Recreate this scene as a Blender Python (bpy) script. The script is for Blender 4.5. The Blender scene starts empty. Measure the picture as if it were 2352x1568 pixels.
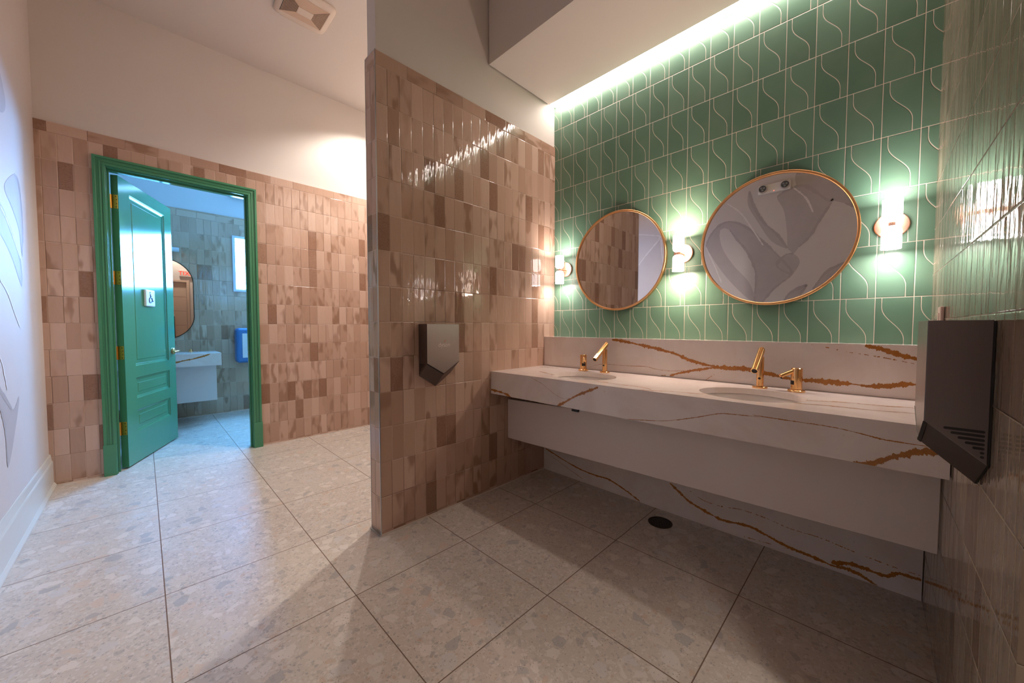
import bpy, bmesh, math, random
from mathutils import Vector, Matrix
random.seed(7)
PI = math.pi
sc = bpy.context.scene
COL = sc.collection

# ------------------------------------------------------------------ camera
CAM_H = 1.2
PITCH = math.atan(33 / 847.0)
cam_d = bpy.data.cameras.new('camera')
cam = bpy.data.objects.new('camera', cam_d)
COL.objects.link(cam)
cam.location = (0, 0, CAM_H)
cam.rotation_euler = (PI / 2 - PITCH, 0, PI / 4)
cam_d.sensor_width = 36.0
cam_d.lens = 36.0 * 847.0 / 2352.0
cam_d.clip_start = 0.02
sc.camera = cam

# ------------------------------------------------------------------ world, exposure
w = bpy.data.worlds.new('world')
sc.world = w
w.use_nodes = True
w.node_tree.nodes['Background'].inputs[0].default_value = (0.02, 0.022, 0.025, 1)
w.node_tree.nodes['Background'].inputs[1].default_value = 1.0
sc.view_settings.view_transform = 'Standard'
sc.view_settings.look = 'None'
sc.view_settings.gamma = 1.0
sc.view_settings.use_curve_mapping = False
sc.view_settings.exposure = 0.8
sc.render.engine = 'CYCLES'
sc.cycles.use_denoising = True
sc.cycles.max_bounces = 10
sc.cycles.diffuse_bounces = 5
sc.cycles.glossy_bounces = 6
sc.cycles.sample_clamp_indirect = 6.0
sc.cycles.caustics_reflective = False
sc.cycles.caustics_refractive = False

# light strengths (all of them lamps or windows of the place)
S_SHADE = 6.0        # glass shade of a sconce
S_BULB = 115.0
S_DOWN = 92.0        # watts of each recessed hallway downlight
S_COVE = 13.0
S_WINDOW = 50.0
S_STRIP = 7.0        # restroom linear light
C_WARM = (1.0, 0.76, 0.62)
C_WHITE = (1.0, 0.87, 0.84)
C_HALL = (1.0, 0.94, 0.87)
C_COVE = (1.0, 0.86, 0.80)
C_BLUE = (0.13, 0.45, 1.0)

# unseen fill spot added over the entry vestibule to brighten the mirrored door
ld = bpy.data.lights.new('vestibule_fill', 'SPOT'); ld.energy = 60.0; ld.color = (1.0, 0.90, 0.80)
ld.spot_size = math.radians(80); ld.spot_blend = 0.6; ld.shadow_soft_size = 0.05
lo = bpy.data.objects.new('vestibule_fill', ld); COL.objects.link(lo); lo.location = (0.62, 0.55, 3.68); lo.rotation_euler = (0, math.radians(-12), 0)

# ------------------------------------------------------------------ plan of the place (metres)
XP0, XP1 = -2.12, -1.996     # tiled partition
YE = 0.935                   # its near end
YG = 2.513                   # green tiled wall
YB = 2.378                   # marble half wall in front of it
XD = -4.39                   # tiled wall with the door
XF = -6.47                   # far wall of the restroom
YL = -0.525                  # mural wall
ZC = 3.74                    # ceiling
ZT = 2.718                   # top of the wall tile
ZS = 3.04                    # soffit over the sinks
XV = 1.0                     # vestibule end wall
def xr(y): return 0.176 - 0.0147 * (y - 1.29)   # right tiled wall

VEINS = {'backsplash': [(0.016, 0, [(-1.3625, 1.1115), (-1.2797, 1.1019), (-1.1794, 1.0849), (-1.0451, 1.0607), (-0.9204, 1.0322), (-0.8324, 0.998), (-0.7598, 0.9793), (-0.6958, 0.9695)]), (0.024, 0, [(-0.6958, 0.9655), (-0.6546, 0.9641), (-0.595, 0.966), (-0.5236, 0.9678), (-0.5004, 0.9601)]), (0.016, 0, [(-0.508, 0.9625), (-0.4977, 0.9598), (-0.4377, 0.9519), (-0.3895, 0.9435), (-0.3338, 0.9329), (-0.2717, 0.9308)]), (0.02, 0, [(-0.2717, 0.9308), (-0.1919, 0.9309), (-0.0939, 0.9298), (-0.0385, 0.9258), (0.0143, 0.9303), (0.0646, 0.9423), (0.1098, 0.9497), (0.1381, 0.9468)]), (0.012, 0, [(-0.9483, 0.8887), (-0.8945, 0.9089), (-0.8255, 0.93), (-0.7484, 0.9481), (-0.6957, 0.9609)]), (0.004, 1, [(-1.0041, 0.8853), (-0.9791, 0.8889), (-0.9483, 0.8905)]), (0.003, 1, [(-0.7364, 0.8824), (-0.6948, 0.9153), (-0.6541, 0.9388), (-0.6144, 0.9561)]), (0.002, 0, [(-1.563, 0.8935), (-1.4795, 0.9215), (-1.3993, 0.9308), (-1.2702, 0.9298), (-1.109, 0.9353), (-1.043, 0.9244), (-0.9488, 0.9196), (-0.8483, 0.9311)]), (0.017, 0, [(-0.0507, 1.1117), (-0.0078, 1.1044), (0.044, 1.0838), (0.0774, 1.0712), (0.1097, 1.0622), (0.1382, 1.0491)]), (0.004, 1, [(-0.2504, 1.1126), (-0.184, 1.0989), (-0.0978, 1.0793), (0.0037, 1.0632), (0.1072, 1.04)])], 'apron': [(0.013, 0, [(-1.3886, 0.718), (-1.3349, 0.7477), (-1.2831, 0.779), (-1.2268, 0.8101), (-1.1608, 0.8389), (-1.1033, 0.8659)]), (0.012, 0, [(-1.9952, 0.7462), (-1.9062, 0.741), (-1.8337, 0.7314), (-1.7897, 0.7155)]), (0.0015, 0, [(-1.601, 0.8693), (-1.5174, 0.8434), (-1.4449, 0.8068), (-1.4097, 0.7891), (-1.3551, 0.7718), (-1.3089, 0.7728)]), (0.0025, 0, [(-0.9302, 0.7184), (-0.8008, 0.7341), (-0.7058, 0.7513), (-0.5968, 0.7843), (-0.4971, 0.8189), (-0.441, 0.8262), (-0.3365, 0.8319)]), (0.003, 0, [(-0.3683, 0.8362), (-0.3234, 0.835), (-0.2189, 0.8343), (-0.1242, 0.8337), (-0.0517, 0.8265), (0.0157, 0.8161), (0.0782, 0.8154), (0.1205, 0.8162)]), (0.015, 0, [(-0.0572, 0.7169), (-0.0213, 0.7176), (0.0049, 0.737), (0.0303, 0.7547), (0.0672, 0.7768), (0.1095, 0.7961), (0.1414, 0.8003)])], 'top': [(0.004, 0, [(-1.2045, 1.8953), (-1.0408, 1.8741), (-0.9248, 1.871), (-0.8254, 1.8396)]), (0.005, 0, [(-1.0315, 1.6973), (-0.9236, 1.7623), (-0.8333, 1.7907), (-0.7358, 1.8485), (-0.5901, 1.882)]), (0.005, 0, [(-1.7296, 2.0136), (-1.6498, 1.9825), (-1.5384, 1.939)]), (0.003, 0, [(-1.918, 2.2328), (-1.8521, 2.2491), (-1.7459, 2.2596)]), (0.004, 0, [(-0.2231, 2.0364), (-0.1144, 2.0961), (0.0149, 2.1188), (0.1019, 2.1493), (0.1229, 2.1167)]), (0.004, 0, [(-0.25, 1.9289), (-0.1394, 1.9645), (-0.0146, 1.9792), (0.0933, 2.0118), (0.1159, 1.9874)])], 'lower': [(0.009, 0, [(-1.9754, 0.176), (-1.8771, 0.1504), (-1.7747, 0.1239), (-1.6299, 0.0956), (-1.4948, 0.0856), (-1.3958, 0.0893), (-1.328, 0.0763), (-1.2367, 0.0467), (-1.1375, 0.0063)]), (0.013, 0, [(-0.9367, 0.1949), (-0.8837, 0.1593), (-0.812, 0.1136), (-0.7154, 0.085), (-0.6245, 0.0679), (-0.4982, 0.082), (-0.4191, 0.0662), (-0.308, 0.0395), (-0.2055, 0.0319), (-0.1412, 0.0229), (-0.0804, 0.0307), (-0.0218, 0.0182), (0.0346, -0.0093)]), (0.015, 0, [(-0.1415, 0.0338), (-0.0811, 0.0593), (-0.023, 0.0621), (0.0488, 0.0609), (0.085, 0.0901), (0.1554, 0.0943)]), (0.0035, 1, [(-0.8435, 0.1987), (-0.7354, 0.15), (-0.6261, 0.1471), (-0.5409, 0.1624), (-0.4212, 0.1585), (-0.3104, 0.1416), (-0.1887, 0.1424), (-0.0829, 0.1285), (0.0036, 0.1185), (0.0843, 0.1129), (0.1549, 0.1127)]), (0.003, 1, [(-0.5545, 0.0113), (-0.4569, 0.0178), (-0.3078, 0.0306)]), (0.002, 0, [(-1.9122, 0.1276), (-1.7744, 0.0803), (-1.5985, 0.0231)])], 'restroom': [(0.014, 0, [(-0.0014, 0.7538), (0.1711, 0.7831), (0.2683, 0.7887), (0.3352, 0.8066), (0.4014, 0.8175), (0.4791, 0.8383), (0.5741, 0.8716)])]}
MURAL = {'grey': [[(-1.73, 2.305), (-1.697, 2.413), (-1.596, 2.544), (-1.448, 2.588), (-1.256, 2.479), (-1.042, 2.234), (-0.84, 1.97), (-0.782, 1.831), (-0.944, 1.678), (-1.084, 1.498), (-1.144, 1.535), (-1.136, 1.832), (-1.169, 1.993), (-1.249, 2.179), (-1.371, 2.358), (-1.446, 2.479), (-1.512, 2.519), (-1.562, 2.501), (-1.569, 2.428), (-1.523, 2.237), (-1.387, 2.001), (-1.21, 1.769), (-1.147, 1.536), (-1.268, 1.613), (-1.517, 1.924)], [(-0.941, 2.787), (-0.833, 2.842), (-0.676, 2.849), (-0.473, 2.641), (-0.426, 2.622), (-0.54, 2.406), (-0.611, 2.262), (-0.711, 2.149), (-0.762, 2.075), (-0.816, 2.133), (-0.835, 2.367), (-0.868, 2.604)], [(-0.758, 3.016), (-0.604, 2.979), (-0.42, 2.857), (-0.241, 2.54), (-0.32, 2.566), (-0.426, 2.622), (-0.597, 2.718), (-0.741, 2.85)], [(-1.235, 2.929), (-1.186, 2.743), (-1.077, 2.514), (-0.931, 2.334), (-0.824, 2.15), (-0.985, 2.259), (-1.136, 2.526), (-1.246, 2.758)], [(-0.843, 1.52), (-0.777, 1.616), (-0.635, 1.688), (-0.697, 1.578)], [(-0.571, 1.635), (-0.453, 1.83), (-0.269, 1.916), (-0.334, 1.771)], [(-0.782, 1.831), (-0.922, 1.947), (-0.842, 2.07), (-0.762, 2.075), (-0.7, 1.969)], [(-3.244, 0.4615), (-3.2121, 0.6967), (-3.073, 0.9208), (-3.3872, 0.742), (-3.5619, 0.7967), (-3.4583, 0.6506)], [(-3.7254, 2.1215), (-3.8435, 2.0817), (-3.8848, 1.8547), (-3.827, 1.6451), (-3.7813, 1.798), (-3.6303, 1.898), (-3.4711, 1.9828)], [(-3.1447, 1.8376), (-3.3635, 1.8486), (-3.5364, 1.7756), (-3.7666, 1.6125), (-3.7736, 1.4538), (-3.5674, 1.5987), (-3.3331, 1.6946), (-3.1183, 1.6957)]], 'pale': [[(-2.749, 2.122), (-2.383, 2.51), (-2.372, 2.498), (-2.317, 2.127), (-2.426, 1.761), (-2.583, 1.606), (-2.748, 1.603)]], 'white': [[(-1.485, 2.831), (-1.322, 2.669), (-1.163, 2.392), (-1.071, 2.222)], [(-0.78, 2.853), (-0.66, 2.702), (-0.593, 2.528)], [(-1.73, 2.287), (-1.62, 2.028), (-1.531, 1.796)], [(-3.2843, 1.4469), (-3.4336, 1.3831), (-3.5478, 1.2868), (-3.6757, 1.2002)], [(-3.1396, 1.0849), (-3.2356, 1.0077), (-3.3059, 0.863)], [(-3.3635, 1.8486), (-3.5159, 1.7829), (-3.7694, 1.6251)], [(-2.755, 2.112), (-2.593, 2.303), (-2.378, 2.52)], [(-2.361, 2.507), (-2.348, 2.334), (-2.317, 2.117)], [(-2.739, 2.648), (-2.395, 2.566), (-2.4, 2.524)]]}
# ------------------------------------------------------------------ node helpers
class NT:
    def __init__(s, name):
        s.m = bpy.data.materials.new(name); s.m.use_nodes = True
        s.t = s.m.node_tree; s.b = s.t.nodes['Principled BSDF']
    def n(s, typ, ins=None, **kw):
        nd = s.t.nodes.new(typ)
        for k, v in kw.items(): setattr(nd, k, v)
        for k, v in (ins or {}).items(): s.put(nd.inputs[k], v)
        return nd
    def put(s, sock, v):
        if isinstance(v, bpy.types.NodeSocket): s.t.links.new(v, sock)
        else:
            if hasattr(sock.default_value, '__len__') and not isinstance(v, str):
                v = tuple(v)
                if len(sock.default_value) == 4 and len(v) == 3: v = v + (1,)
            sock.default_value = v
    def math(s, op, a, b=0.0, c=None, clamp=False):
        nd = s.n('ShaderNodeMath', operation=op, use_clamp=clamp)
        s.put(nd.inputs[0], a); s.put(nd.inputs[1], b)
        if c is not None: s.put(nd.inputs[2], c)
        return nd.outputs[0]
    def mix(s, f, a, b, blend='MIX'):
        nd = s.n('ShaderNodeMix', data_type='RGBA', blend_type=blend)
        s.put(nd.inputs[0], f); s.put(nd.inputs[6], a); s.put(nd.inputs[7], b)
        return nd.outputs[2]
    def mixf(s, f, a, b):
        nd = s.n('ShaderNodeMix', data_type='FLOAT')
        s.put(nd.inputs[0], f); s.put(nd.inputs[2], a); s.put(nd.inputs[3], b)
        return nd.outputs[0]
    def ramp(s, f, stops, interp='LINEAR'):
        nd = s.n('ShaderNodeValToRGB'); s.put(nd.inputs[0], f)
        r = nd.color_ramp; r.interpolation = interp
        while len(r.elements) < len(stops): r.elements.new(0.5)
        for e, (p, c) in zip(r.elements, stops):
            e.position = p; e.color = tuple(c) + ((1,) if len(c) == 3 else ())
        return nd.outputs[0]
    def sstep(s, v, a, b, kind='SMOOTHSTEP'):
        nd = s.n('ShaderNodeMapRange', interpolation_type=kind)
        s.put(nd.inputs[0], v); s.put(nd.inputs[1], a); s.put(nd.inputs[2], b)
        nd.inputs[3].default_value = 0; nd.inputs[4].default_value = 1
        return nd.outputs[0]
    def xyz(s, v):
        nd = s.n('ShaderNodeSeparateXYZ', {0: v}); return nd.outputs[0], nd.outputs[1], nd.outputs[2]
    def vec(s, x, y, z):
        nd = s.n('ShaderNodeCombineXYZ'); s.put(nd.inputs[0], x); s.put(nd.inputs[1], y); s.put(nd.inputs[2], z)
        return nd.outputs[0]
    def noise(s, v, scale, detail=2.0, rough=0.5, w=None, dist=0.0):
        nd = s.n('ShaderNodeTexNoise', noise_dimensions='4D' if w is not None else '3D')
        s.put(nd.inputs['Vector'], v); s.put(nd.inputs['Scale'], scale)
        s.put(nd.inputs['Detail'], detail); s.put(nd.inputs['Roughness'], rough)
        s.put(nd.inputs['Distortion'], dist)
        if w is not None: s.put(nd.inputs['W'], w)
        return nd.outputs[0]
    def bump(s, h, strength=1.0, dist=1.0):
        nd = s.n('ShaderNodeBump'); s.put(nd.inputs['Strength'], strength); s.put(nd.inputs['Distance'], dist)
        s.put(nd.inputs['Height'], h); return nd.outputs[0]
    def set(s, **kw):
        for k, v in kw.items(): s.put(s.b.inputs[k.replace('_', ' ')], v)
        return s.m

def srgb(r, g, b):
    f = lambda c: (c / 255 / 12.92) if c / 255 <= 0.04045 else ((c / 255 + 0.055) / 1.055) ** 2.4
    return (f(r), f(g), f(b))

def plain(name, col, rough=0.5, metal=0.0, mottle=0.0, scale=8.0, bump=0.0, **kw):
    t = NT(name)
    pos = t.n('ShaderNodeNewGeometry').outputs['Position']
    c = col
    if mottle:
        f = t.noise(pos, scale, 4.0)
        c = t.mix(f, tuple(x * (1 - mottle) for x in col), tuple(min(1, x * (1 + mottle)) for x in col))
    d = dict(Base_Color=c, Roughness=rough, Metallic=metal)
    if bump: d['Normal'] = t.bump(t.noise(pos, 180.0, 3.0), 1.0, bump)
    d.update(kw)
    return t.set(**d)

def emit(name, col, strength, base=(0.8, 0.8, 0.8)):
    t = NT(name)
    return t.set(Base_Color=base, Emission_Color=col, Emission_Strength=strength, Roughness=0.6)

def zellige(name, uo_y, wy, uo_x=0.0, wx=0.0758, tint=(1, 1, 1), top=True, seed=0.0):
    """hand made glazed tiles, stack bond, 0.0758 x 0.2015 m; a course laid flat along the top"""
    t = NT(name)
    g = t.n('ShaderNodeNewGeometry')
    px, py, pz = t.xyz(g.outputs['Position'])
    nx, ny, nz = t.xyz(g.outputs['True Normal'])
    alongx = t.math('GREATER_THAN', t.math('ABSOLUTE', ny), 0.5)
    cu = t.mixf(alongx, py, px)
    um = t.mixf(alongx, t.math('DIVIDE', t.math('SUBTRACT', py, uo_y), wy),
                t.math('DIVIDE', t.math('SUBTRACT', px, uo_x), wx))
    wid = t.mixf(alongx, wy, wx)
    vm = t.math('DIVIDE', t.math('SUBTRACT', pz, 0.0215), 0.2015)
    hgt = 0.2015
    if top:
        istop = t.math('GREATER_THAN', pz, 2.641)
        ut = t.math('DIVIDE', t.math('SUBTRACT', cu, 1.1385), 0.2015)
        vt = t.math('ADD', t.math('DIVIDE', t.math('SUBTRACT', pz, 2.641), 0.08), 40.0)
        um = t.mixf(istop, um, ut); vm = t.mixf(istop, vm, vt)
        wid = t.mixf(istop, wid, 0.2015); hgt = t.mixf(istop, 0.2015, 0.08)
    iv = t.math('FLOOR', vm)
    # joints wander a little from row to row
    jit = t.n('ShaderNodeTexWhiteNoise', {'W': t.math('ADD', iv, seed + 3.3)}, noise_dimensions='1D').outputs[0]
    um = t.math('ADD', um, t.math('MULTIPLY', t.math('SUBTRACT', jit, 0.5), 0.10))
    iu = t.math('FLOOR', um)
    fu = t.math('FRACT', um); fv = t.math('FRACT', vm)
    wn = t.n('ShaderNodeTexWhiteNoise', {'Vector': t.vec(iu, iv, seed)}, noise_dimensions='3D')
    r1 = wn.outputs[0]; r2, r3, r4 = t.xyz(wn.outputs[1])
    du = t.math('MULTIPLY', t.math('MINIMUM', fu, t.math('SUBTRACT', 1, fu)), wid)
    dv = t.math('MULTIPLY', t.math('MINIMUM', fv, t.math('SUBTRACT', 1, fv)), hgt)
    d = t.math('MINIMUM', du, dv)
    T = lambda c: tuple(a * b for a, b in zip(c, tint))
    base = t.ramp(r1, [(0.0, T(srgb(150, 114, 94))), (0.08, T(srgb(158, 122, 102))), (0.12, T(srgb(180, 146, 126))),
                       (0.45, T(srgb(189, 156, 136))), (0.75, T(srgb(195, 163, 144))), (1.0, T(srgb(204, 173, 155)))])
    lpos = t.vec(t.math('MULTIPLY', fu, 1.5), t.math('MULTIPLY', fv, 1.5), 0.0)
    wv = t.math('MULTIPLY', r2, 97.0)
    cloud = t.noise(lpos, 0.9, 1.2, 0.4, w=wv)
    amt = t.math('MULTIPLY', t.sstep(cloud, 0.48, 0.64), t.sstep(r3, 0.35, 0.9))
    col = t.mix(t.math('MULTIPLY', amt, 0.75), base, T(srgb(146, 110, 88)))
    # fine combed streaks in the darkest tiles
    st = t.noise(t.vec(t.math('MULTIPLY', cu, 95.0), t.math('MULTIPLY', pz, 520.0), wv), 1.0, 2.0, 0.5)
    comb = t.math('MULTIPLY', t.sstep(st, 0.5, 0.66), t.math('LESS_THAN', r1, 0.10))
    col = t.mix(t.math('MULTIPLY', comb, 0.6), col, T(srgb(116, 80, 60)))
    # paler band along the upper edge of some tiles
    edge = t.math('MULTIPLY', t.sstep(t.math('MULTIPLY', t.math('SUBTRACT', 1, fv), hgt), 0.007, 0.0015), t.math('GREATER_THAN', r4, 0.6))
    col = t.mix(t.math('MULTIPLY', edge, 0.5), col, T(srgb(228, 202, 186)))
    joint = t.sstep(d, 0.0016, 0.0006)
    dark_j = t.math('GREATER_THAN', r4, 0.45)
    col = t.mix(t.math('MULTIPLY', joint, 1.0), col, t.mix(dark_j, T(srgb(206, 176, 156)), T(srgb(112, 82, 64))))
    # relief: each tile is tilted, wavy and rounded at its rim
    tilt = t.math('ADD', t.math('MULTIPLY', t.math('MULTIPLY', t.math('SUBTRACT', r2, 0.5), fu), 0.0010),
                  t.math('MULTIPLY', t.math('MULTIPLY', t.math('SUBTRACT', r3, 0.5), fv), 0.0018))
    wave = t.noise(t.vec(t.math('MULTIPLY', cu, 30.0), t.math('MULTIPLY', pz, 9.0), 0.0), 1.0, 1.5, 0.5, w=wv)
    wave2 = t.noise(t.vec(t.math('MULTIPLY', cu, 100.0), t.math('MULTIPLY', pz, 45.0), 0.0), 1.0, 2.0, 0.5, w=wv)
    h = t.math('ADD', t.math('MULTIPLY', wave, 0.0021), t.math('MULTIPLY', wave2, 0.00022))
    h = t.math('ADD', h, tilt)
    h = t.math('ADD', h, t.math('MULTIPLY', t.sstep(d, 0.0, 0.004), 0.0012))
    rough = t.mixf(joint, t.mixf(r4, 0.03, 0.07), 0.8)
    return t.set(Base_Color=col, Roughness=rough, Normal=t.bump(h, 1.0, 1.0), IOR=1.52)

def green_tile():
    t = NT('green_wave_tile')
    px, py, pz = t.xyz(t.n('ShaderNodeNewGeometry').outputs['Position'])
    P, H = 0.1272, 0.2525
    um = t.math('DIVIDE', t.math('SUBTRACT', px, 0.1035), P)
    vm = t.math('DIVIDE', t.math('SUBTRACT', pz, 1.341), H)
    iu = t.math('FLOOR', um); iv = t.math('FLOOR', vm)
    fu = t.math('FRACT', um); fv = t.math('FRACT', vm)
    s = t.sstep(fv, 0.17, 0.87, 'SMOOTHERSTEP')
    cx = t.mixf(s, 0.78, 0.18)                       # the wave runs from lower right to upper left
    slope = t.math('ABSOLUTE', t.math('MULTIPLY', t.math('MULTIPLY', t.math('SUBTRACT', fv, 0.17), t.math('SUBTRACT', 0.87, fv)), 12.5))
    slope = t.math('MULTIPLY', t.math('MAXIMUM', slope, 0.0), P / H * 0.8)
    dc = t.math('DIVIDE', t.math('MULTIPLY', t.math('ABSOLUTE', t.math('SUBTRACT', fu, cx)), P * 1.35), t.math('ADD', 1.0, slope))
    du = t.math('MULTIPLY', t.math('MINIMUM', fu, t.math('SUBTRACT', 1, fu)), P)
    dv = t.math('MULTIPLY', t.math('MINIMUM', fv, t.math('SUBTRACT', 1, fv)), H)
    d = t.math('MINIMUM', t.math('MINIMUM', dc, du), dv)
    side = t.math('GREATER_THAN', fu, cx)
    wn = t.n('ShaderNodeTexWhiteNoise', {'Vector': t.vec(t.math('ADD', iu, side), t.math('ADD', iv, t.math('MULTIPLY', side, 17.0)), 4.0)}, noise_dimensions='3D')
    base = t.ramp(wn.outputs[0], [(0, srgb(90, 124, 102)), (0.5, srgb(97, 132, 110)), (1, srgb(105, 139, 117))])
    cloud = t.noise(t.vec(px, py, pz), 4.0, 3.0, 0.5, w=t.math('MULTIPLY', wn.outputs[0], 30.0))
    base = t.mix(t.math('MULTIPLY', t.sstep(cloud, 0.45, 0.75), 0.25), base, srgb(136, 158, 136))
    joint = t.sstep(d, 0.0015, 0.0008)
    col = t.mix(joint, base, srgb(226, 206, 190))
    h = t.math('ADD', t.math('MULTIPLY', t.sstep(d, 0.0005, 0.004), 0.0012),
               t.math('MULTIPLY', t.noise(t.vec(px, py, pz), 14.0, 2.0), 0.0006))
    return t.set(Base_Color=col, Roughness=t.mixf(joint, 0.34, 0.85), Normal=t.bump(h, 0.8, 1.0))

def terrazzo():
    t = NT('terrazzo_tile')
    px, py, pz = t.xyz(t.n('ShaderNodeNewGeometry').outputs['Position'])
    S = 0.605
    ux = t.math('DIVIDE', t.math('SUBTRACT', px, -1.024), S); uy = t.math('DIVIDE', t.math('SUBTRACT', py, 0.0375), S)
    fx = t.math('FRACT', ux); fy = t.math('FRACT', uy)
    tid = t.n('ShaderNodeTexWhiteNoise', {'Vector': t.vec(t.math('FLOOR', ux), t.math('FLOOR', uy), 1.0)}, noise_dimensions='3D').outputs[0]
    d = t.math('MULTIPLY', t.math('MINIMUM', t.math('MINIMUM', fx, t.math('SUBTRACT', 1, fx)), t.math('MINIMUM', fy, t.math('SUBTRACT', 1, fy))), S)
    pos = t.vec(px, py, t.math('MULTIPLY', tid, 40.0))
    wob = t.n('ShaderNodeTexNoise'); t.put(wob.inputs['Vector'], pos); t.put(wob.inputs['Scale'], 34.0); t.put(wob.inputs['Detail'], 2.0)
    wv = t.n('ShaderNodeVectorMath', {0: wob.outputs[1], 1: (0.5, 0.5, 0.5)}, operation='SUBTRACT').outputs[0]
    wv = t.n('ShaderNodeVectorMath', {0: wv}, operation='SCALE'); wv.inputs['Scale'].default_value = 0.012
    wp = t.n('ShaderNodeVectorMath', {0: pos, 1: wv.outputs[0]}, operation='ADD').outputs[0]
    base = t.mix(t.noise(pos, 90.0, 3.0), srgb(196, 184, 172), srgb(214, 204, 192))
    base = t.mix(t.math('MULTIPLY', t.sstep(t.noise(pos, 4.0, 2.0), 0.4, 0.7), 0.35), base, srgb(190, 176, 166))
    col = base
    def layer(col, scale, keep, stops, seed, gap=0.06, amt=0.6, soft=0.03):
        off = t.n('ShaderNodeVectorMath', {0: wp, 1: (seed, seed * 0.7, 0)}, operation='ADD').outputs[0]
        va = t.n('ShaderNodeTexVoronoi', {'Scale': scale, 'Randomness': 1.0}, feature='F1'); t.put(va.inputs['Vector'], off)
        ve = t.n('ShaderNodeTexVoronoi', {'Scale': scale, 'Randomness': 1.0}, feature='DISTANCE_TO_EDGE'); t.put(ve.inputs['Vector'], off)
        cr, cg, cb = t.xyz(va.outputs['Color'])
        g0 = t.mixf(cg, gap, gap + 0.10)
        m = t.math('MULTIPLY', t.sstep(ve.outputs['Distance'], g0, t.math('ADD', g0, soft)), t.math('LESS_THAN', cb, keep))
        return t.mix(t.math('MULTIPLY', m, amt), col, t.ramp(cr, stops, 'CONSTANT'))
    light = [(0, srgb(224, 214, 204)), (0.3, srgb(212, 200, 188)), (0.5, srgb(220, 211, 203)), (0.68, srgb(212, 190, 172)), (0.76, srgb(172, 168, 164)), (0.86, srgb(206, 200, 196))]
    mixd = [(0, srgb(220, 211, 202)), (0.35, srgb(176, 168, 161)), (0.5, srgb(212, 198, 184)), (0.72, srgb(156, 152, 150)), (0.82, srgb(198, 168, 142)), (0.88, srgb(222, 213, 206))]
    dark = [(0, srgb(140, 130, 124)), (0.4, srgb(158, 142, 130)), (0.7, srgb(218, 209, 200)), (0.9, srgb(132, 110, 96))]
    col = layer(col, 85.0, 0.55, mixd, 1.7)
    col = layer(col, 34.0, 0.30, mixd, 5.1, 0.06, 0.5)
    col = layer(col, 17.0, 0.36, light, 9.3, 0.05, 0.75)
    col = layer(col, 170.0, 0.10, dark, 3.9, 0.12)
    joint = t.sstep(d, 0.0026, 0.0016)
    col = t.mix(joint, col, srgb(122, 98, 84))
    h = t.math('MULTIPLY', t.sstep(d, 0.0005, 0.003), 0.001)
    return t.set(Base_Color=col, Roughness=t.mixf(joint, t.mixf(t.noise(pos, 6.0, 2.0), 0.34, 0.46), 0.8), Normal=t.bump(h, 0.7, 1.0))

def marble(name='white_marble'):
    t = NT(name)
    pos = t.n('ShaderNodeNewGeometry').outputs['Position']
    a = t.noise(pos, 2.2, 5.0, 0.6, dist=1.5)
    c = t.mix(t.sstep(a, 0.35, 0.7), srgb(232, 222, 216), srgb(222, 208, 200))
    sp = t.noise(pos, 55.0, 3.0, 0.6)
    c = t.mix(t.math('MULTIPLY', t.sstep(sp, 0.66, 0.74), 0.3), c, srgb(188, 160, 146))
    return t.set(Base_Color=c, Roughness=0.10)

def vein_mat():
    t = NT('gold_vein')
    pos = t.n('ShaderNodeNewGeometry').outputs['Position']
    c = t.mix(t.noise(pos, 60.0, 3.0), srgb(152, 94, 34), srgb(186, 122, 54))
    return t.set(Base_Color=c, Roughness=0.25)

def brushed(name, col, rough, axis=2):
    t = NT(name)
    px, py, pz = t.xyz(t.n('ShaderNodeNewGeometry').outputs['Position'])
    v = [t.math('MULTIPLY', c, 900.0 if i != axis else 12.0) for i, c in enumerate((px, py, pz))]
    n = t.noise(t.vec(*v), 1.0, 2.0)
    return t.set(Base_Color=t.mix(n, tuple(x * 0.92 for x in col), tuple(min(1, x * 1.08) for x in col)), Metallic=1.0,
                 Roughness=t.mixf(n, rough * 0.85, rough * 1.2))

M = {}
M['partition_tile'] = zellige('partition_tile', 0.9317, 0.0758, -2.12, 0.062)
M['door_wall_tile'] = zellige('door_wall_tile', 0.8205, 0.0775, seed=11.0)
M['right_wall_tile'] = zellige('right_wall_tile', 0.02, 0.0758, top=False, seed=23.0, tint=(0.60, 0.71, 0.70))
M['restroom_tile'] = zellige('restroom_tile', 0.3, 0.0775, seed=31.0, tint=(0.92, 0.98, 0.90))
M['green_tile'] = green_tile()
M['terrazzo'] = terrazzo()
M['marble'] = marble()
M['vein'] = vein_mat()
M['paint'] = plain('white_wall_paint', srgb(216, 207, 199), 0.62, mottle=0.02, scale=3.0, bump=0.0001)
M['ceiling_paint'] = plain('ceiling_paint', srgb(214, 204, 196), 0.8, mottle=0.015, scale=2.0)
M['mural_base'] = plain('mural_paper', srgb(212, 202, 197), 0.55, mottle=0.03, scale=5.0)
M['mural_grey'] = plain('mural_grey_wash', srgb(188, 177, 174), 0.55, mottle=0.07, scale=9.0)
M['mural_edge'] = plain('mural_dark_edge', srgb(180, 169, 166), 0.55, mottle=0.08, scale=12.0)
M['mural_pale'] = plain('mural_pale_wash', srgb(204, 194, 191), 0.55, mottle=0.04, scale=9.0)
M['mural_white'] = plain('mural_white_line', srgb(228, 220, 216), 0.55)
M['white_trim'] = plain('white_gloss_trim', srgb(214, 214, 208), 0.28)
M['green_paint'] = plain('green_gloss_paint', srgb(72, 138, 102), 0.13, mottle=0.03, scale=20.0)
M['vanity_white'] = plain('white_laminate', srgb(216, 204, 198), 0.35, mottle=0.015, scale=4.0)
M['porcelain'] = plain('white_porcelain', srgb(226, 218, 212), 0.08)
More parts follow.
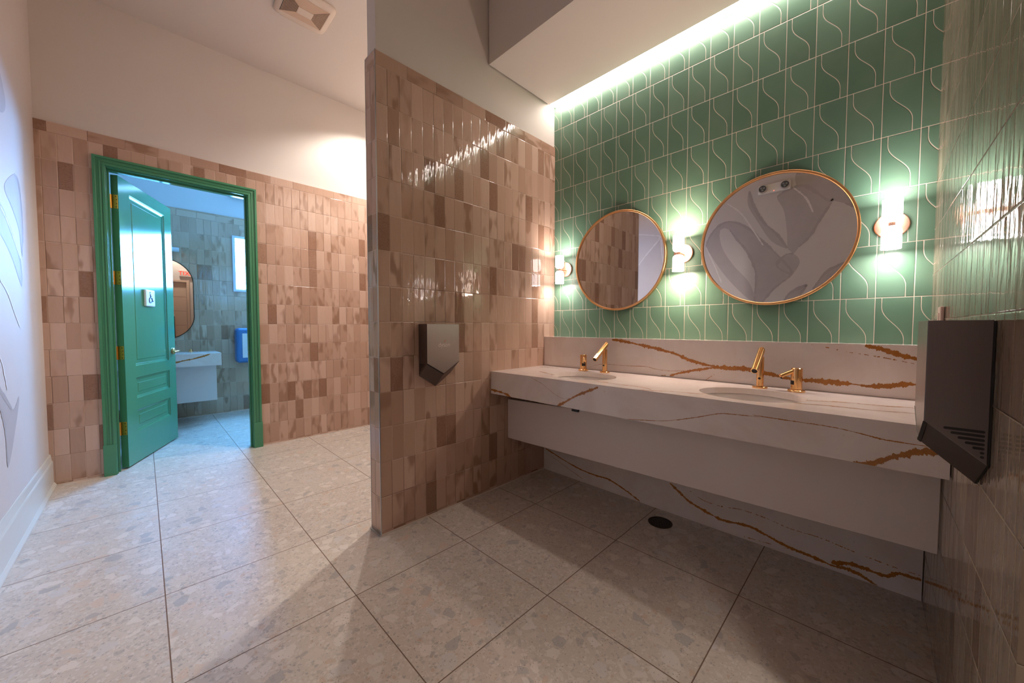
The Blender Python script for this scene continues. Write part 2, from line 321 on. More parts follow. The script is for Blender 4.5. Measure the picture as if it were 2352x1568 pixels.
M['gold'] = plain('polished_gold', (0.86, 0.50, 0.22), 0.09, 1.0)
M['brass'] = plain('brushed_brass', (0.84, 0.46, 0.20), 0.3, 1.0)
M['copper'] = plain('satin_copper', (0.83, 0.50, 0.36), 0.36, 1.0)
M['hinge_gold'] = plain('hinge_gold', (0.78, 0.46, 0.10), 0.35, 1.0)
M['mirror'] = plain('mirror_glass', (0.86, 0.84, 0.83), 0.0, 1.0)
M['nickel'] = brushed('brushed_nickel', (0.42, 0.38, 0.36), 0.30)
M['nickel_dark'] = brushed('brushed_dark_nickel', (0.20, 0.17, 0.165), 0.34)
M['black'] = plain('black_plastic', (0.012, 0.011, 0.011), 0.4)
M['label_black'] = plain('black_label', (0.008, 0.008, 0.008), 0.3)
M['grey_print'] = plain('grey_print', (0.16, 0.15, 0.15), 0.5)
M['logo'] = plain('pale_logo', srgb(226, 216, 210), 0.4)
M['steel'] = plain('satin_steel', (0.62, 0.62, 0.64), 0.3, 1.0)
M['bronze'] = plain('dark_bronze', (0.06, 0.042, 0.03), 0.45, 1.0)
M['vent_beige'] = plain('vent_beige', srgb(206, 178, 156), 0.5)
M['vent_frame'] = plain('vent_frame_plastic', srgb(216, 200, 186), 0.45)
M['vent_dark'] = plain('vent_inside', srgb(52, 42, 36), 0.7)
M['sign_white'] = plain('sign_plastic', srgb(226, 230, 236), 0.35)
M['sign_blue'] = plain('sign_blue', srgb(36, 84, 150), 0.4)
M['disp_blue'] = plain('blue_plastic', srgb(58, 112, 168), 0.3)
M['disp_grey'] = plain('pale_plastic', srgb(206, 214, 220), 0.3)
M['door_beige'] = plain('beige_door_paint', srgb(214, 186, 164), 0.5)
M['exit_red'] = emit('exit_red', (1.0, 0.03, 0.015), 1.6, (0.4, 0.01, 0.01))
M['shade_white'] = emit('lit_white_glass', C_WHITE, S_SHADE)
M['shade_warm'] = emit('lit_warm_glass', C_WARM, S_SHADE)
M['bulb_white'] = emit('bulb_white', C_WHITE, S_BULB)
M['bulb_warm'] = emit('bulb_warm', C_WARM, S_BULB * 2.4)
M['down_lens'] = emit('downlight_lens', C_HALL, 12.0)
M['cove'] = emit('led_tape', C_COVE, S_COVE)
M['window'] = emit('bright_window_pane', C_BLUE, S_WINDOW)
M['strip'] = emit('linear_lamp', (0.25, 0.55, 1.0), S_STRIP)
M['led_red'] = emit('red_pilot', (1.0, 0.1, 0.05), 2.0)
M['lamp_glass'] = plain('lamp_lens', srgb(150, 150, 150), 0.15)
M['strike'] = plain('joint_filler', srgb(214, 200, 188), 0.7)

# ------------------------------------------------------------------ mesh helpers
def build(name, bm, mats, parent=None, smooth=False, loc=None, rotz=0.0, bevel=0.0, segs=2):
    me = bpy.data.meshes.new(name)
    bmesh.ops.recalc_face_normals(bm, faces=bm.faces[:])
    bm.to_mesh(me); bm.free()
    for m in (mats if isinstance(mats, (list, tuple)) else [mats]): me.materials.append(m)
    if smooth:
        for p in me.polygons: p.use_smooth = True
        me.set_sharp_from_angle(angle=math.radians(38))
    o = bpy.data.objects.new(name, me); COL.objects.link(o)
    if parent is not None: o.parent = parent
    if loc is not None: o.location = loc
    if rotz: o.rotation_euler = (0, 0, rotz)
    if bevel:
        b = o.modifiers.new('bevel', 'BEVEL'); b.width = bevel; b.segments = segs; b.limit_method = 'ANGLE'
        b.angle_limit = math.radians(40); b.harden_normals = False
    return o

def box(bm, x0, y0, z0, x1, y1, z1, mi=0):
    v = [bm.verts.new(p) for p in ((x0, y0, z0), (x1, y0, z0), (x1, y1, z0), (x0, y1, z0),
                                   (x0, y0, z1), (x1, y0, z1), (x1, y1, z1), (x0, y1, z1))]
    for f in ((3, 2, 1, 0), (4, 5, 6, 7), (0, 1, 5, 4), (1, 2, 6, 5), (2, 3, 7, 6), (3, 0, 4, 7)):
        fc = bm.faces.new([v[i] for i in f]); fc.material_index = mi
    return v

def prism(bm, pts, a, b, mi=0):
    """closed outline pts (3D points) swept by vectors a..b"""
    a = Vector(a); b = Vector(b)
    A = [bm.verts.new(Vector(p) + a) for p in pts]; B = [bm.verts.new(Vector(p) + b) for p in pts]
    n = len(pts); fs = [bm.faces.new(A[::-1]), bm.faces.new(B)]
    for i in range(n): fs.append(bm.faces.new((A[i], A[(i + 1) % n], B[(i + 1) % n], B[i])))
    for f in fs: f.material_index = mi
    return A, B

def ring(bm, c, u, v, r, n=32, r2=None):
    c = Vector(c); u = Vector(u); v = Vector(v)
    return [bm.verts.new(c + u * (r * math.cos(2 * PI * i / n)) + v * ((r2 or r) * math.sin(2 * PI * i / n))) for i in range(n)]

def skin(bm, rings, cap0=True, cap1=True, mi=0):
    n = len(rings[0])
    for A, B in zip(rings, rings[1:]):
        for i in range(n):
            f = bm.faces.new((A[i], A[(i + 1) % n], B[(i + 1) % n], B[i])); f.material_index = mi
    if cap0: bm.faces.new(rings[0][::-1]).material_index = mi
    if cap1: bm.faces.new(rings[-1]).material_index = mi

def lathe(bm, prof, c, ax=(0, 0, 1), n=32, mi=0):
    """prof: (radius, height) pairs along axis ax from c; radius 0 is closed by a tiny cap"""
    ax = Vector(ax).normalized(); u = ax.orthogonal().normalized(); v = ax.cross(u)
    skin(bm, [ring(bm, Vector(c) + ax * h, u, v, max(r, 1e-5), n) for r, h in prof], True, True, mi)

def tube(bm, pts, r, n=12, mi=0):
    pts = [Vector(p) for p in pts]; rs = []
    up = None
    for i, p in enumerate(pts):
        d = (pts[min(i + 1, len(pts) - 1)] - pts[max(i - 1, 0)]).normalized()
        u = d.orthogonal().normalized() if up is None else (up - d * up.dot(d)).normalized()
        up = u
        rs.append(ring(bm, p, u, d.cross(u), r, n))
    skin(bm, rs, True, True, mi)

def catmull(pts, step, closed=False):
    P = [Vector(p) for p in pts]; n = len(P); out = []
    for i in range(n if closed else n - 1):
        g = (lambda k: P[k % n]) if closed else (lambda k: P[max(0, min(n - 1, k))])
        p0, p1, p2, p3 = g(i - 1), g(i), g(i + 1), g(i + 2)
        m = max(1, int((p2 - p1).length / step))
        for k in range(m):
            t = k / m
            out.append(0.5 * ((2 * p1) + (p2 - p0) * t + (2 * p0 - 5 * p1 + 4 * p2 - p3) * t * t + (3 * p1 - p0 - 3 * p2 + p3) * t ** 3))
    if not closed: out.append(P[-1])
    return out

def ribbon(bm, pts, width, dotted, to3d, mi, rnd, clip=None, ragged=None):
    """a ragged edged stripe laid on a surface"""
    if ragged is None: ragged = 0.55 if width > 0.006 else 0.8
    c = catmull([Vector((p[0], p[1])) for p in pts], max(0.0014, width * 0.10))
    prev = None; wob = 0.0; n = len(c); on = True; ea = eb = 0.0; thin = width <= 0.006
    for i, p in enumerate(c):
        d = (c[min(i + 1, n - 1)] - c[max(i - 1, 0)])
        if d.length < 1e-9: continue
        d.normalize(); nrm = Vector((-d.y, d.x))
        wob = 0.93 * wob + 0.16 * rnd.uniform(-1, 1)
        ea = 0.62 * ea + 0.5 * rnd.uniform(-1, 1); eb = 0.62 * eb + 0.5 * rnd.uniform(-1, 1)
        taper = min(1.0, (0.3 if thin else 0.6) + 7.0 * min(i, n - 1 - i) / n)
        e = width * 0.5 * taper * max(0.25, 1 + wob)
        a = p + nrm * (e * max(0.1, 1 + ragged * ea)); b = p - nrm * (e * max(0.1, 1 + ragged * eb))
        if clip:
            a = Vector((min(max(a.x, clip[0]), clip[2]), min(max(a.y, clip[1]), clip[3])))
            b = Vector((min(max(b.x, clip[0]), clip[2]), min(max(b.y, clip[1]), clip[3])))
        cur = (bm.verts.new(to3d(a.x, a.y)), bm.verts.new(to3d(b.x, b.y)))
        if dotted and rnd.random() < 0.10: on = not on
        if prev and (on or not dotted):
            try: bm.faces.new((prev[0], prev[1], cur[1], cur[0])).material_index = mi
            except ValueError: pass
        prev = cur

def text_bm(s, size, depth, mat4):
    cu = bpy.data.curves.new('text', 'FONT'); cu.body = s; cu.size = size; cu.extrude = depth
    cu.align_x = 'CENTER'; cu.align_y = 'CENTER'
    o = bpy.data.objects.new('text', cu); COL.objects.link(o)
    dg = bpy.context.evaluated_depsgraph_get()
    me = bpy.data.meshes.new_from_object(o.evaluated_get(dg))
    bpy.data.objects.remove(o); bpy.data.curves.remove(cu)
    bm = bmesh.new(); bm.from_mesh(me); bpy.data.meshes.remove(me)
    bm.transform(mat4)
    return bm

def empty(name, loc, rotz=0.0):
    o = bpy.data.objects.new(name, None); COL.objects.link(o); o.location = loc; o.rotation_euler = (0, 0, rotz)
    o.empty_display_size = 0.1
    return o

def tag(o, label, cat, group=None):
    o['label'] = label; o['category'] = cat
    if group: o['group'] = group
    return o

def struct(o, label=None):
    o['kind'] = 'structure'
    if label: o['label'] = label
    return o

def copy_tree(o, parent=None):
    c = o.copy(); COL.objects.link(c)
    if parent is not None:
        c.parent = parent
    for ch in [x for x in list(bpy.data.objects) if x.parent == o]:
        copy_tree(ch, c)
    return c

NB = bmesh.new

from mathutils.geometry import tessellate_polygon
# ------------------------------------------------------------------ room shell
bm = NB(); box(bm, XF - 0.1, -1.1, -0.08, XV + 0.1, YG + 0.1, 0.0)
struct(build('floor', bm, M['terrazzo']), 'terrazzo floor of large square tiles with thin brown joints')

bm = NB(); box(bm, XF - 0.1, -1.1, ZC, XV + 0.1, YG + 0.1, ZC + 0.08)
struct(build('ceiling', bm, M['ceiling_paint']), 'high plain white ceiling')

bm = NB()
box(bm, XP1 + 0.001, 1.768, ZS, xr(2.1), 2.432, ZC)
struct(build('ceiling_soffit', bm, M['ceiling_paint']), 'lowered white soffit over the sinks')

# mural wall
bm = NB(); box(bm, XD - 0.14, YL - 0.1, 0, XV, YL, ZC)
wl = struct(build('wall_left', bm, M['mural_base']), 'white wall papered with a grey marbled mural')
rnd = random.Random(5)
def poly(bm, pts, y, mi, smooth_step=0.04):
    c = catmull([Vector((p[0], p[1])) for p in pts], smooth_step, True)
    vs = [bm.verts.new((p.x, y, p.y)) for p in c]
    for tri in tessellate_polygon([[Vector((p.x, p.y, 0)) for p in c]]):
        a = vs[tri[0]].co, vs[tri[1]].co, vs[tri[2]].co
        if (a[1] - a[0]).cross(a[2] - a[0]).length < 1e-7: continue
        try: bm.faces.new([vs[i] for i in tri]).material_index = mi
        except ValueError: pass
bm = NB()
extra = [[(-2.9, 0.5), (-2.6, 0.9), (-2.2, 1.5), (-1.9, 1.9), (-2.0, 1.3), (-2.4, 0.7)],
         [(-1.9, 0.4), (-1.6, 0.8), (-1.3, 1.3), (-1.2, 1.0), (-1.5, 0.5)],
         [(-3.6, 2.5), (-3.2, 2.9), (-2.8, 3.4), (-2.9, 2.9), (-3.3, 2.4)],
         [(-0.2, 0.5), (0.1, 1.0), (0.5, 1.4), (0.6, 1.0), (0.2, 0.5)]]
for k, pts in enumerate(MURAL['grey'] + extra):
    cx = sum(p[0] for p in pts) / len(pts); cz = sum(p[1] for p in pts) / len(pts)
    poly(bm, pts, YL + 0.0006 + k * 0.00003, 0)
for pts in MURAL['pale']: poly(bm, pts, YL + 0.0004, 2)
for k, pts in enumerate(MURAL['grey']):
    ribbon(bm, list(pts[: max(4, len(pts) * 2 // 3)]), 0.026, 0, lambda a, b, k=k: (a, YL + 0.0012 + k * 0.00002, b), 1, rnd, ragged=0.08)
for pts in MURAL['white']:
    ribbon(bm, pts, 0.016, 0, lambda a, b: (a, YL + 0.0016, b), 3, rnd, ragged=0.08)
build('mural', bm, [M['mural_grey'], M['mural_edge'], M['mural_pale'], M['mural_white']], wl)

# partition: painted core, tile cladding, metal edge trims
bm = NB(); box(bm, XP0 + 0.011, YE + 0.011, 0, XP1 - 0.009, YG, ZC)
wp_ = struct(build('wall_partition', bm, M['paint']), 'partition wall tiled in glossy pinkish tan tiles, white above')
bm = NB(); box(bm, XP0, YE, 0.006, XP1, YG - 0.001, ZT)
build('tile_cladding', bm, M['partition_tile'], wp_)
bm = NB()
for x in (XP0 - 0.001, XP1 - 0.003):
    box(bm, x, YE - 0.0015, 0.0, x + 0.004, YE + 0.004, ZT + 0.001)
box(bm, XP0, YE - 0.001, ZT - 0.001, XP1, YE + 0.003, ZT + 0.002)
build('edge_trim', bm, M['steel'], wp_)
bm = NB()
box(bm, XP1 - 0.002, YE, 0, XP1 + 0.005, 2.376, 0.010)
build('base_strip', bm, M['strike'], wp_)
bm = NB(); box(bm, XP0 - 0.004, YE - 0.010, 0, XP1 + 0.004, YE + 0.001, 0.012)
build('base_strip', bm, M['steel'], wp_)

# wall with the restroom door
DY0, DY1, DZ = -0.192, 0.765, 2.49            # rough opening
bm = NB()
for y0, y1, z0, z1 in ((YL, DY0, 0, ZC), (DY1, YG, 0, ZC), (DY0, DY1, DZ, ZC)):
    box(bm, XD - 0.13, y0, z0, XD - 0.010, y1, z1)
wd = struct(build('wall_door', bm, M['paint']), 'wall around the restroom door, tan tile below, white above')
bm = NB()
for y0, y1, z0, z1 in ((YL, DY0, 0.006, ZT), (DY1, YG, 0.006, ZT), (DY0, DY1, DZ, ZT)):
    box(bm, XD - 0.010, y0, z0, XD, y1, z1)
build('tile_cladding', bm, M['door_wall_tile'], wd)
bm = NB(); box(bm, XD - 0.005, YL + 0.02, 0, XD + 0.006, -0.246, 0.008); box(bm, XD - 0.005, 0.83, 0, XD + 0.006, YG, 0.008)
build('base_strip', bm, M['strike'], wd)
bm = NB()
for y0, y1, z0, z1 in ((YL, DY0, 0, ZT), (DY1, YG, 0, ZT), (DY0, DY1, DZ, ZT)):
    box(bm, XD - 0.14, y0, z0, XD - 0.13, y1, z1)
build('rear_tile', bm, M['restroom_tile'], wd)

# green wall, hallway end wall
bm = NB(); box(bm, XP1 - 0.009, YG, 0, 0.3, YG + 0.1, ZC)
struct(build('wall_back', bm, M['green_tile']), 'wall of green tiles with thin pale S-shaped joints')
bm = NB(); box(bm, XD - 0.13, YG, 0, XP1 - 0.009, YG + 0.1, ZC)
wh = struct(build('wall_hall', bm, M['paint']), 'end wall of the hallway behind the partition')
bm = NB(); box(bm, XD, YG - 0.01, 0.006, XP0, YG, ZT)
build('tile_cladding', bm, zellige('hall_tile', 0.0, 0.0775, -4.39, 0.0775, seed=41.0), wh)

# right tiled wall (a hair out of square), vestibule with the exit door
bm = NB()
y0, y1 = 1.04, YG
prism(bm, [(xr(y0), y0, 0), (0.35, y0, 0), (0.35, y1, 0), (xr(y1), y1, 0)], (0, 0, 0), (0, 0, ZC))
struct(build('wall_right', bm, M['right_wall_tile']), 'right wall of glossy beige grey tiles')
bm = NB(); box(bm, 0.3501, 1.04, 0, XV, 1.14, ZC)
struct(build('wall_vestibule', bm, M['paint']))
bm = NB()
for y0, y1, z0, z1 in ((YL - 0.1, -0.05, 0, ZC), (0.9, 1.14, 0, ZC), (-0.05, 0.9, 2.46, ZC)):
    box(bm, XV, y0, z0, XV + 0.1, y1, z1)
struct(build('wall_entry', bm, M['paint']))
dx = struct(empty('door_2', (XV + 0.03, 0, 0)))
bm = NB(); box(bm, 0, -0.047, 0.01, 0.045, 0.897, 2.455)
build('leaf', bm, M['door_beige'], dx, bevel=0.002)
bm = NB()
for zz in (0.45, 0.85, 1.25, 1.65, 2.05):
    box(bm, -0.0015, -0.03, zz, 0.001, 0.88, zz + 0.004)
build('groove', bm, M['vent_dark'], dx)
bm = NB(); tube(bm, [(-0.05, 0.62, 0.80), (-0.05, 0.62, 1.50)], 0.012); tube(bm, [(-0.05, 0.62, 0.95), (0.001, 0.62, 0.95)], 0.008); tube(bm, [(-0.05, 0.62, 1.35), (0.001, 0.62, 1.35)], 0.008)
build('pull_handle', bm, M['black'], dx, smooth=True)
bm = NB()
for y0, y1, z0, z1 in ((-0.11, -0.05, 0, 2.52), (0.9, 0.96, 0, 2.52), (-0.05, 0.9, 2.46, 2.52)):
    box(bm, XV - 0.018, y0, z0, XV, y1, z1)
struct(build('trim_2', bm, M['door_beige'], bevel=0.003))

# restroom shell
bm = NB(); box(bm, XF - 0.1, -1.1, 0, XF - 0.01, 2.3, ZC)
wf = struct(build('wall_restroom', bm, plain('restroom_paint', srgb(206, 208, 212), 0.6)), 'far restroom wall, tiled below, painted above')
bm = NB(); box(bm, XF - 0.01, -1.0, 0.006, XF, 2.2, 2.74)
build('tile_cladding', bm, M['restroom_tile'], wf)
bm = NB(); box(bm, XF - 0.004, -1.0, 0, XF + 0.006, 2.2, 0.009)
build('base_strip', bm, M['strike'], wf)
bm = NB(); box(bm, XF, -1.1, 0, XD - 0.14, -1.0, ZC)
struct(build('wall_restroom_left', bm, M['paint']))
bm = NB(); box(bm, XF, 2.2, 0, XD - 0.14, 2.3, ZC)
struct(build('wall_restroom_right', bm, M['paint']))

# baseboard of the mural wall
bm = NB()
prof = [(0, 0), (0.030, 0), (0.030, 0.012), (0.022, 0.026), (0.018, 0.030), (0.018, 0.185), (0.016, 0.192), (0.012, 0.198), (0.009, 0.236), (0.005, 0.245), (0, 0.245)]
prism(bm, [(0, YL + a, b) for a, b in prof], (XD + 0.001, 0, 0), (XV - 0.02, 0, 0))
struct(build('baseboard_left', bm, M['white_trim'], bevel=0.0015), 'tall white baseboard under the mural wall')

# ------------------------------------------------------------------ door casing and jambs
OY0, OY1, OZ = -0.174, 0.747, 2.472
tr = struct(empty('trim_1', (XD, 0, 0)), 'green painted door frame')
bm = NB()
def frame_u(bm, i0, i1, x0, x1, zb=0.0):
    """a U of stock running round the opening between offsets i0 (inner) and i1 (outer)"""
    out = [(OY0 - i1, zb), (OY0 - i1, OZ + i1), (OY1 + i1, OZ + i1), (OY1 + i1, zb),
           (OY1 + i0, zb), (OY1 + i0, OZ + i0), (OY0 - i0, OZ + i0), (OY0 - i0, zb)]
    A = [bm.verts.new((x0, a, b)) for a, b in out]; B = [bm.verts.new((x1, a, b)) for a, b in out]
    q = [(0, 1, 6, 7), (1, 2, 5, 6), (2, 3, 4, 5)]
    for f in q:
        bm.faces.new([A[i] for i in f]); bm.faces.new([B[i] for i in f[::-1]])
    for i in range(8):
        j = (i + 1) % 8; bm.faces.new((A[i], A[j], B[j], B[i]))
frame_u(bm, 0.010, 0.072, 0.0005, 0.014)
frame_u(bm, 0.056, 0.074, 0.0005, 0.024)
frame_u(bm, 0.006, 0.022, 0.0005, 0.020)
frame_u(bm, 0.030, 0.040, 0.0005, 0.018)
build('casing', bm, M['green_paint'], tr, bevel=0.002)
bm = NB()
frame_u(bm, 0.0, 0.017, -0.139, 0.004)
build('jamb', bm, M['green_paint'], tr, bevel=0.0015)
bm = NB()
frame_u(bm, -0.013, -0.0005, -0.085, -0.045)
build('door_stop', bm, M['green_paint'], tr, bevel=0.0015)
for a, b in ((OY0 - 0.078, OY0 - 0.004), (OY1 + 0.004, OY1 + 0.078)):
    bm = NB(); box(bm, 0.0005, a, 0, 0.028, b, 0.252)
    build('plinth_block', bm, M['green_paint'], tr, bevel=0.003)

# ------------------------------------------------------------------ open door leaf (local: u along the leaf, v thickness, z)
ang = math.atan2(0.355, -0.876)
d1 = struct(empty('door_1', (-4.483, -0.115, 0), ang), 'open teal green panelled door with gold hinges')
LW, LT = 0.940, 0.045
# local +x runs from hinge to latch; local -y ... camera sees the face at y = 0
sgn = 1.0
PAN = [(0.165, 0.790, 0.860, 2.338), (0.165, 0.790, 0.572, 0.755), (0.165, 0.790, 0.282, 0.470)]
bm = NB()
def leaf_skin(bm):
    z0, z1 = 0.012, 2.450
    xs = [0, 0.165, 0.790, LW]; zs = [z0, 0.282, 0.470, 0.572, 0.755, 0.860, 2.338, z1]
    for yy, flip in ((0.0, 1), (LT, -1)):
        g = {}
        for i, x in enumerate(xs):
            for j, z in enumerate(zs): g[i, j] = bm.verts.new((x, yy, z))
        for i in range(3):
            for j in range(7):
                c = [g[i, j], g[i + 1, j], g[i + 1, j + 1], g[i, j + 1]]
                if i == 1 and j in (1, 3, 5):
                    # recessed panel with a bevelled moulding
                    prev = c
                    for ins, dep in ((0.004, 0.006), (0.016, 0.010), (0.019, 0.013), (0.050, 0.013), (0.054, 0.010)):
                        x0, x1_, zz0, zz1 = xs[1] + ins, xs[2] - ins, zs[j] + ins, zs[j + 1] - ins
                        yv = yy + flip * dep
                        cur = [bm.verts.new(p) for p in ((x0, yv, zz0), (x1_, yv, zz0), (x1_, yv, zz1), (x0, yv, zz1))]
                        for k in range(4): bm.faces.new((prev[k], prev[(k + 1) % 4], cur[(k + 1) % 4], cur[k]))
                        prev = cur
                    bm.faces.new(prev)
                else: bm.faces.new(c)
    # edges
    per = [(0, z0), (LW, z0), (LW, z1), (0, z1)]
    A = [bm.verts.new((x, 0, z)) for x, z in per]; B = [bm.verts.new((x, LT, z)) for x, z in per]
    for k in range(4): bm.faces.new((A[k], A[(k + 1) % 4], B[(k + 1) % 4], B[k]))
    bmesh.ops.remove_doubles(bm, verts=bm.verts[:], dist=1e-5)
leaf_skin(bm)
leaf = build('leaf', bm, M['green_paint'], d1, bevel=0.0012, segs=1)
for hz in (2.233, 1.608, 0.984, 0.345):
    h = None
    bm = NB(); box(bm, -0.0025, 0.004, hz - 0.056, 0.0, 0.042, hz + 0.056)
    h = build('hinge', bm, M['hinge_gold'], d1, bevel=0.001, segs=1)
    bm = NB(); lathe(bm, [(0.007, -0.056), (0.007, 0.056)], (-0.003, 0.048, hz), n=16)
    build('knuckle', bm, M['hinge_gold'], h, smooth=True)
    bm = NB()
    for (yy, zz) in ((0.014, 0.042), (0.010, 0.016), (0.010, -0.016), (0.014, -0.042)):
        lathe(bm, [(0.0035, 0), (0.0035, 0.0006)], (-0.0026, yy, hz + zz), (-1, 0, 0), 10)
    build('screw', bm, M['bronze'], h)
bm = NB(); lathe(bm, [(0.033, 0), (0.033, 0.010), (0.028, 0.014), (0.014, 0.016), (0.012, 0.05)], (0.884, 0.0, 0.946), (0, -1, 0), 28)
hd = build('lever_handle', bm, M['brass'], d1, smooth=True)
bm = NB(); tube(bm, [(0.884, -0.05, 0.946), (0.862, -0.053, 0.946), (0.80, -0.055, 0.944), (0.775, -0.050, 0.944)], 0.0095, 14)
build('lever', bm, M['brass'], hd, smooth=True)
bm = NB(); lathe(bm, [(0.033, 0), (0.033, 0.010), (0.014, 0.016), (0.012, 0.05)], (0.884, LT, 0.946), (0, 1, 0), 28)
tube(bm, [(0.884, LT + 0.05, 0.946), (0.80, LT + 0.055, 0.944)], 0.0095, 14)
build('rear_lever_handle', bm, M['brass'], d1, smooth=True)
# accessible restroom sign on the leaf
bm = NB()
sx, sz, sw_, sh_ = 0.442, 1.472, 0.083, 0.072
box(bm, sx - 0.083, -0.010, sz - 0.078, sx + 0.083, 0.012, sz + 0.078)
sg = build('restroom_sign', bm, M['sign_white'], d1, bevel=0.008, segs=3)
sg['label'] = 'white wheelchair sign on the teal door'
bm = NB()
S = 0.00095; ox, oz, yy = sx, sz, -0.0115
pt = lambda a, b: (ox + a * S, yy, oz + b * S)
tube(bm, [pt(-8 + 26 * math.cos(a), -20 + 26 * math.sin(a)) for a in [math.radians(100 + 12 * i) for i in range(21)]], 0.0034, 8)
tube(bm, [pt(-10, 40), pt(-8, 4), pt(16, 2), pt(30, -32), pt(42, -27)], 0.0040, 8)
tube(bm, [pt(-9, 22), pt(14, 20)], 0.0034, 8)
lathe(bm, [(0.0075, 0), (0.0075, 0.002)], pt(-11, 54), (0, -1, 0), 16)
build('wheelchair_symbol', bm, M['sign_blue'], sg, smooth=True)

# ------------------------------------------------------------------ marble half wall, counter, veins
def slab(name, boxes, label, cat, veins, to3d, clip, extra=None):
    bm = NB()
    for b in boxes: box(bm, *b)
    r = random.Random(hash(name) % 1000 if False else len(name))
    for wdt, dot, pts in veins: ribbon(bm, pts, wdt, dot, to3d, 1, r, clip)
    o = build(name, bm, [M['marble'], M['vein']])
    return tag(o, label, cat)
slab('backsplash', [(XP1 + 0.0005, YB, 0.8815, 0.158, YG - 0.0005, 1.120)], 'white marble backsplash ledge with bold gold veins behind the faucets', 'backsplash',
     VEINS['backsplash'], lambda a, b: (a, YB - 0.0006, b), (XP1, 0.882, 0.157, 1.1195))
slab('marble_wall_panel', [(XP1 + 0.0005, YB, 0.0, 0.158, YG - 0.0005, 0.8805)], 'white marble wall slab with gold veins down at floor level under the sink counter', 'wall panel',
     VEINS['lower'], lambda a, b: (a, YB - 0.0006, b), (XP1, 0.002, 0.157, 0.718))

SINKS = [(-1.379, 2.040), (-0.435, 2.040)]
SA, SB = 0.217, 0.190
CX0, CX1, CY0, CY1, CZ0, CZ1 = XP1 + 0.0005, 0.1655, 1.780, YB - 0.0008, 0.719, 0.880
bm = NB()
def counter_cell(bm, x0, x1, cx, cy):
    N = 72
    angs = [2 * PI * i / N for i in range(N)]
    for cxr, cyr in ((x0, CY0), (x1, CY0), (x1, CY1), (x0, CY1)):
        angs.append(math.atan2(cyr - cy, cxr - cx) % (2 * PI))
    angs = sorted(set(round(a, 6) for a in angs))
    def rect(a):
        dx, dy = math.cos(a), math.sin(a); ts = []
        if dx > 1e-9: ts.append((x1 - cx) / dx)
        if dx < -1e-9: ts.append((x0 - cx) / dx)
        if dy > 1e-9: ts.append((CY1 - cy) / dy)
        if dy < -1e-9: ts.append((CY0 - cy) / dy)
        t = min(ts); return cx + dx * t, cy + dy * t
    def ell(a):
        dx, dy = math.cos(a), math.sin(a); t = 1 / math.sqrt((dx / SA) ** 2 + (dy / SB) ** 2)
        return cx + dx * t, cy + dy * t
    R = [bm.verts.new((*rect(a), CZ1)) for a in angs]; E = [bm.verts.new((*ell(a), CZ1)) for a in angs]
    L = [bm.verts.new((*ell(a), CZ1 - 0.03)) for a in angs]
    n = len(angs)
    for i in range(n):
        j = (i + 1) % n
        bm.faces.new((R[i], R[j], E[j], E[i])); bm.faces.new((E[i], E[j], L[j], L[i]))
XM = 0.5 * (SINKS[0][0] + SINKS[1][0])
counter_cell(bm, CX0, XM, *SINKS[0]); counter_cell(bm, XM, CX1, *SINKS[1])
bmesh.ops.remove_doubles(bm, verts=bm.verts[:], dist=1e-4)
# apron and underside as a folded slab
box(bm, CX0, CY0, CZ0, CX1, CY0 + 0.025, CZ1 - 0.0002)
for x0, x1 in ((CX0, CX0 + 0.02), (CX1 - 0.02, CX1)):
    box(bm, x0, CY0 + 0.0251, CZ0, x1, CY1, CZ1 - 0.031)
r = random.Random(3)
for wdt, dot, pts in VEINS['apron']: ribbon(bm, pts, wdt, dot, lambda a, b: (a, CY0 - 0.0006, b), 1, r, (CX0, CZ0, CX1, CZ1 - 0.001))
for wdt, dot, pts in VEINS['top']: ribbon(bm, pts, wdt * 1.7, 0, lambda a, b: (a, b, CZ1 + 0.0006), 1, r, (CX0, CY0, CX1, CY1))
tag(build('sink_counter', bm, [M['marble'], M['vein']]), 'long white marble counter with two oval sink cutouts and a deep gold veined apron', 'counter')

bm = NB()
A0 = [(-1.995, 1.950, 0.356), (0.163, 1.960, 0.398), (0.163, 1.960, 0.7185), (-1.10, 1.954, 0.700), (-1.28, 1.953, 0.676), (-1.995, 1.950, 0.653)]
prism(bm, A0, (0, 0, 0), (0, 0.02, 0))
tag(build('apron_panel', bm, M['vanity_white'], bevel=0.001, segs=1), 'plain white panel hung below the marble sink counter, hiding the plumbing', 'panel')
bm = NB(); box(bm, -1.395, 1.936, 0.660, -1.345, 1.951, 0.7185)
tag(build('mounting_bracket', bm, M['black'], bevel=0.002), 'small dark bracket at the top edge of the white panel under the counter', 'bracket')

def sink(i):
    cx, cy = SINKS[i]
    bm = NB(); rs = []
    for k, (f, dz) in enumerate(((1.06, -0.032), (1.03, -0.032), (1.0, -0.045), (0.97, -0.08), (0.88, -0.118), (0.70, -0.142), (0.40, -0.152), (0.12, -0.155))):
        rs.append(ring(bm, (cx, cy, CZ1 + dz), (1, 0, 0), (0, 1, 0), SA * f, 56, SB * f))
    skin(bm, rs, False, True)
    o = build('sink', bm, M['porcelain'], smooth=True)
    bm = NB(); lathe(bm, [(0.024, 0), (0.024, 0.004), (0.018, 0.006)], (cx, cy, CZ1 - 0.155), n=24)
    build('drain', bm, M['gold'], o, smooth=True)
    return o
tag(sink(0), 'oval white undermount sink at the partition end of the counter', 'sink', 'undermount sinks in the marble counter')
tag(sink(1), 'oval white undermount sink below the round mirror nearer the right wall', 'sink', 'undermount sinks in the marble counter')

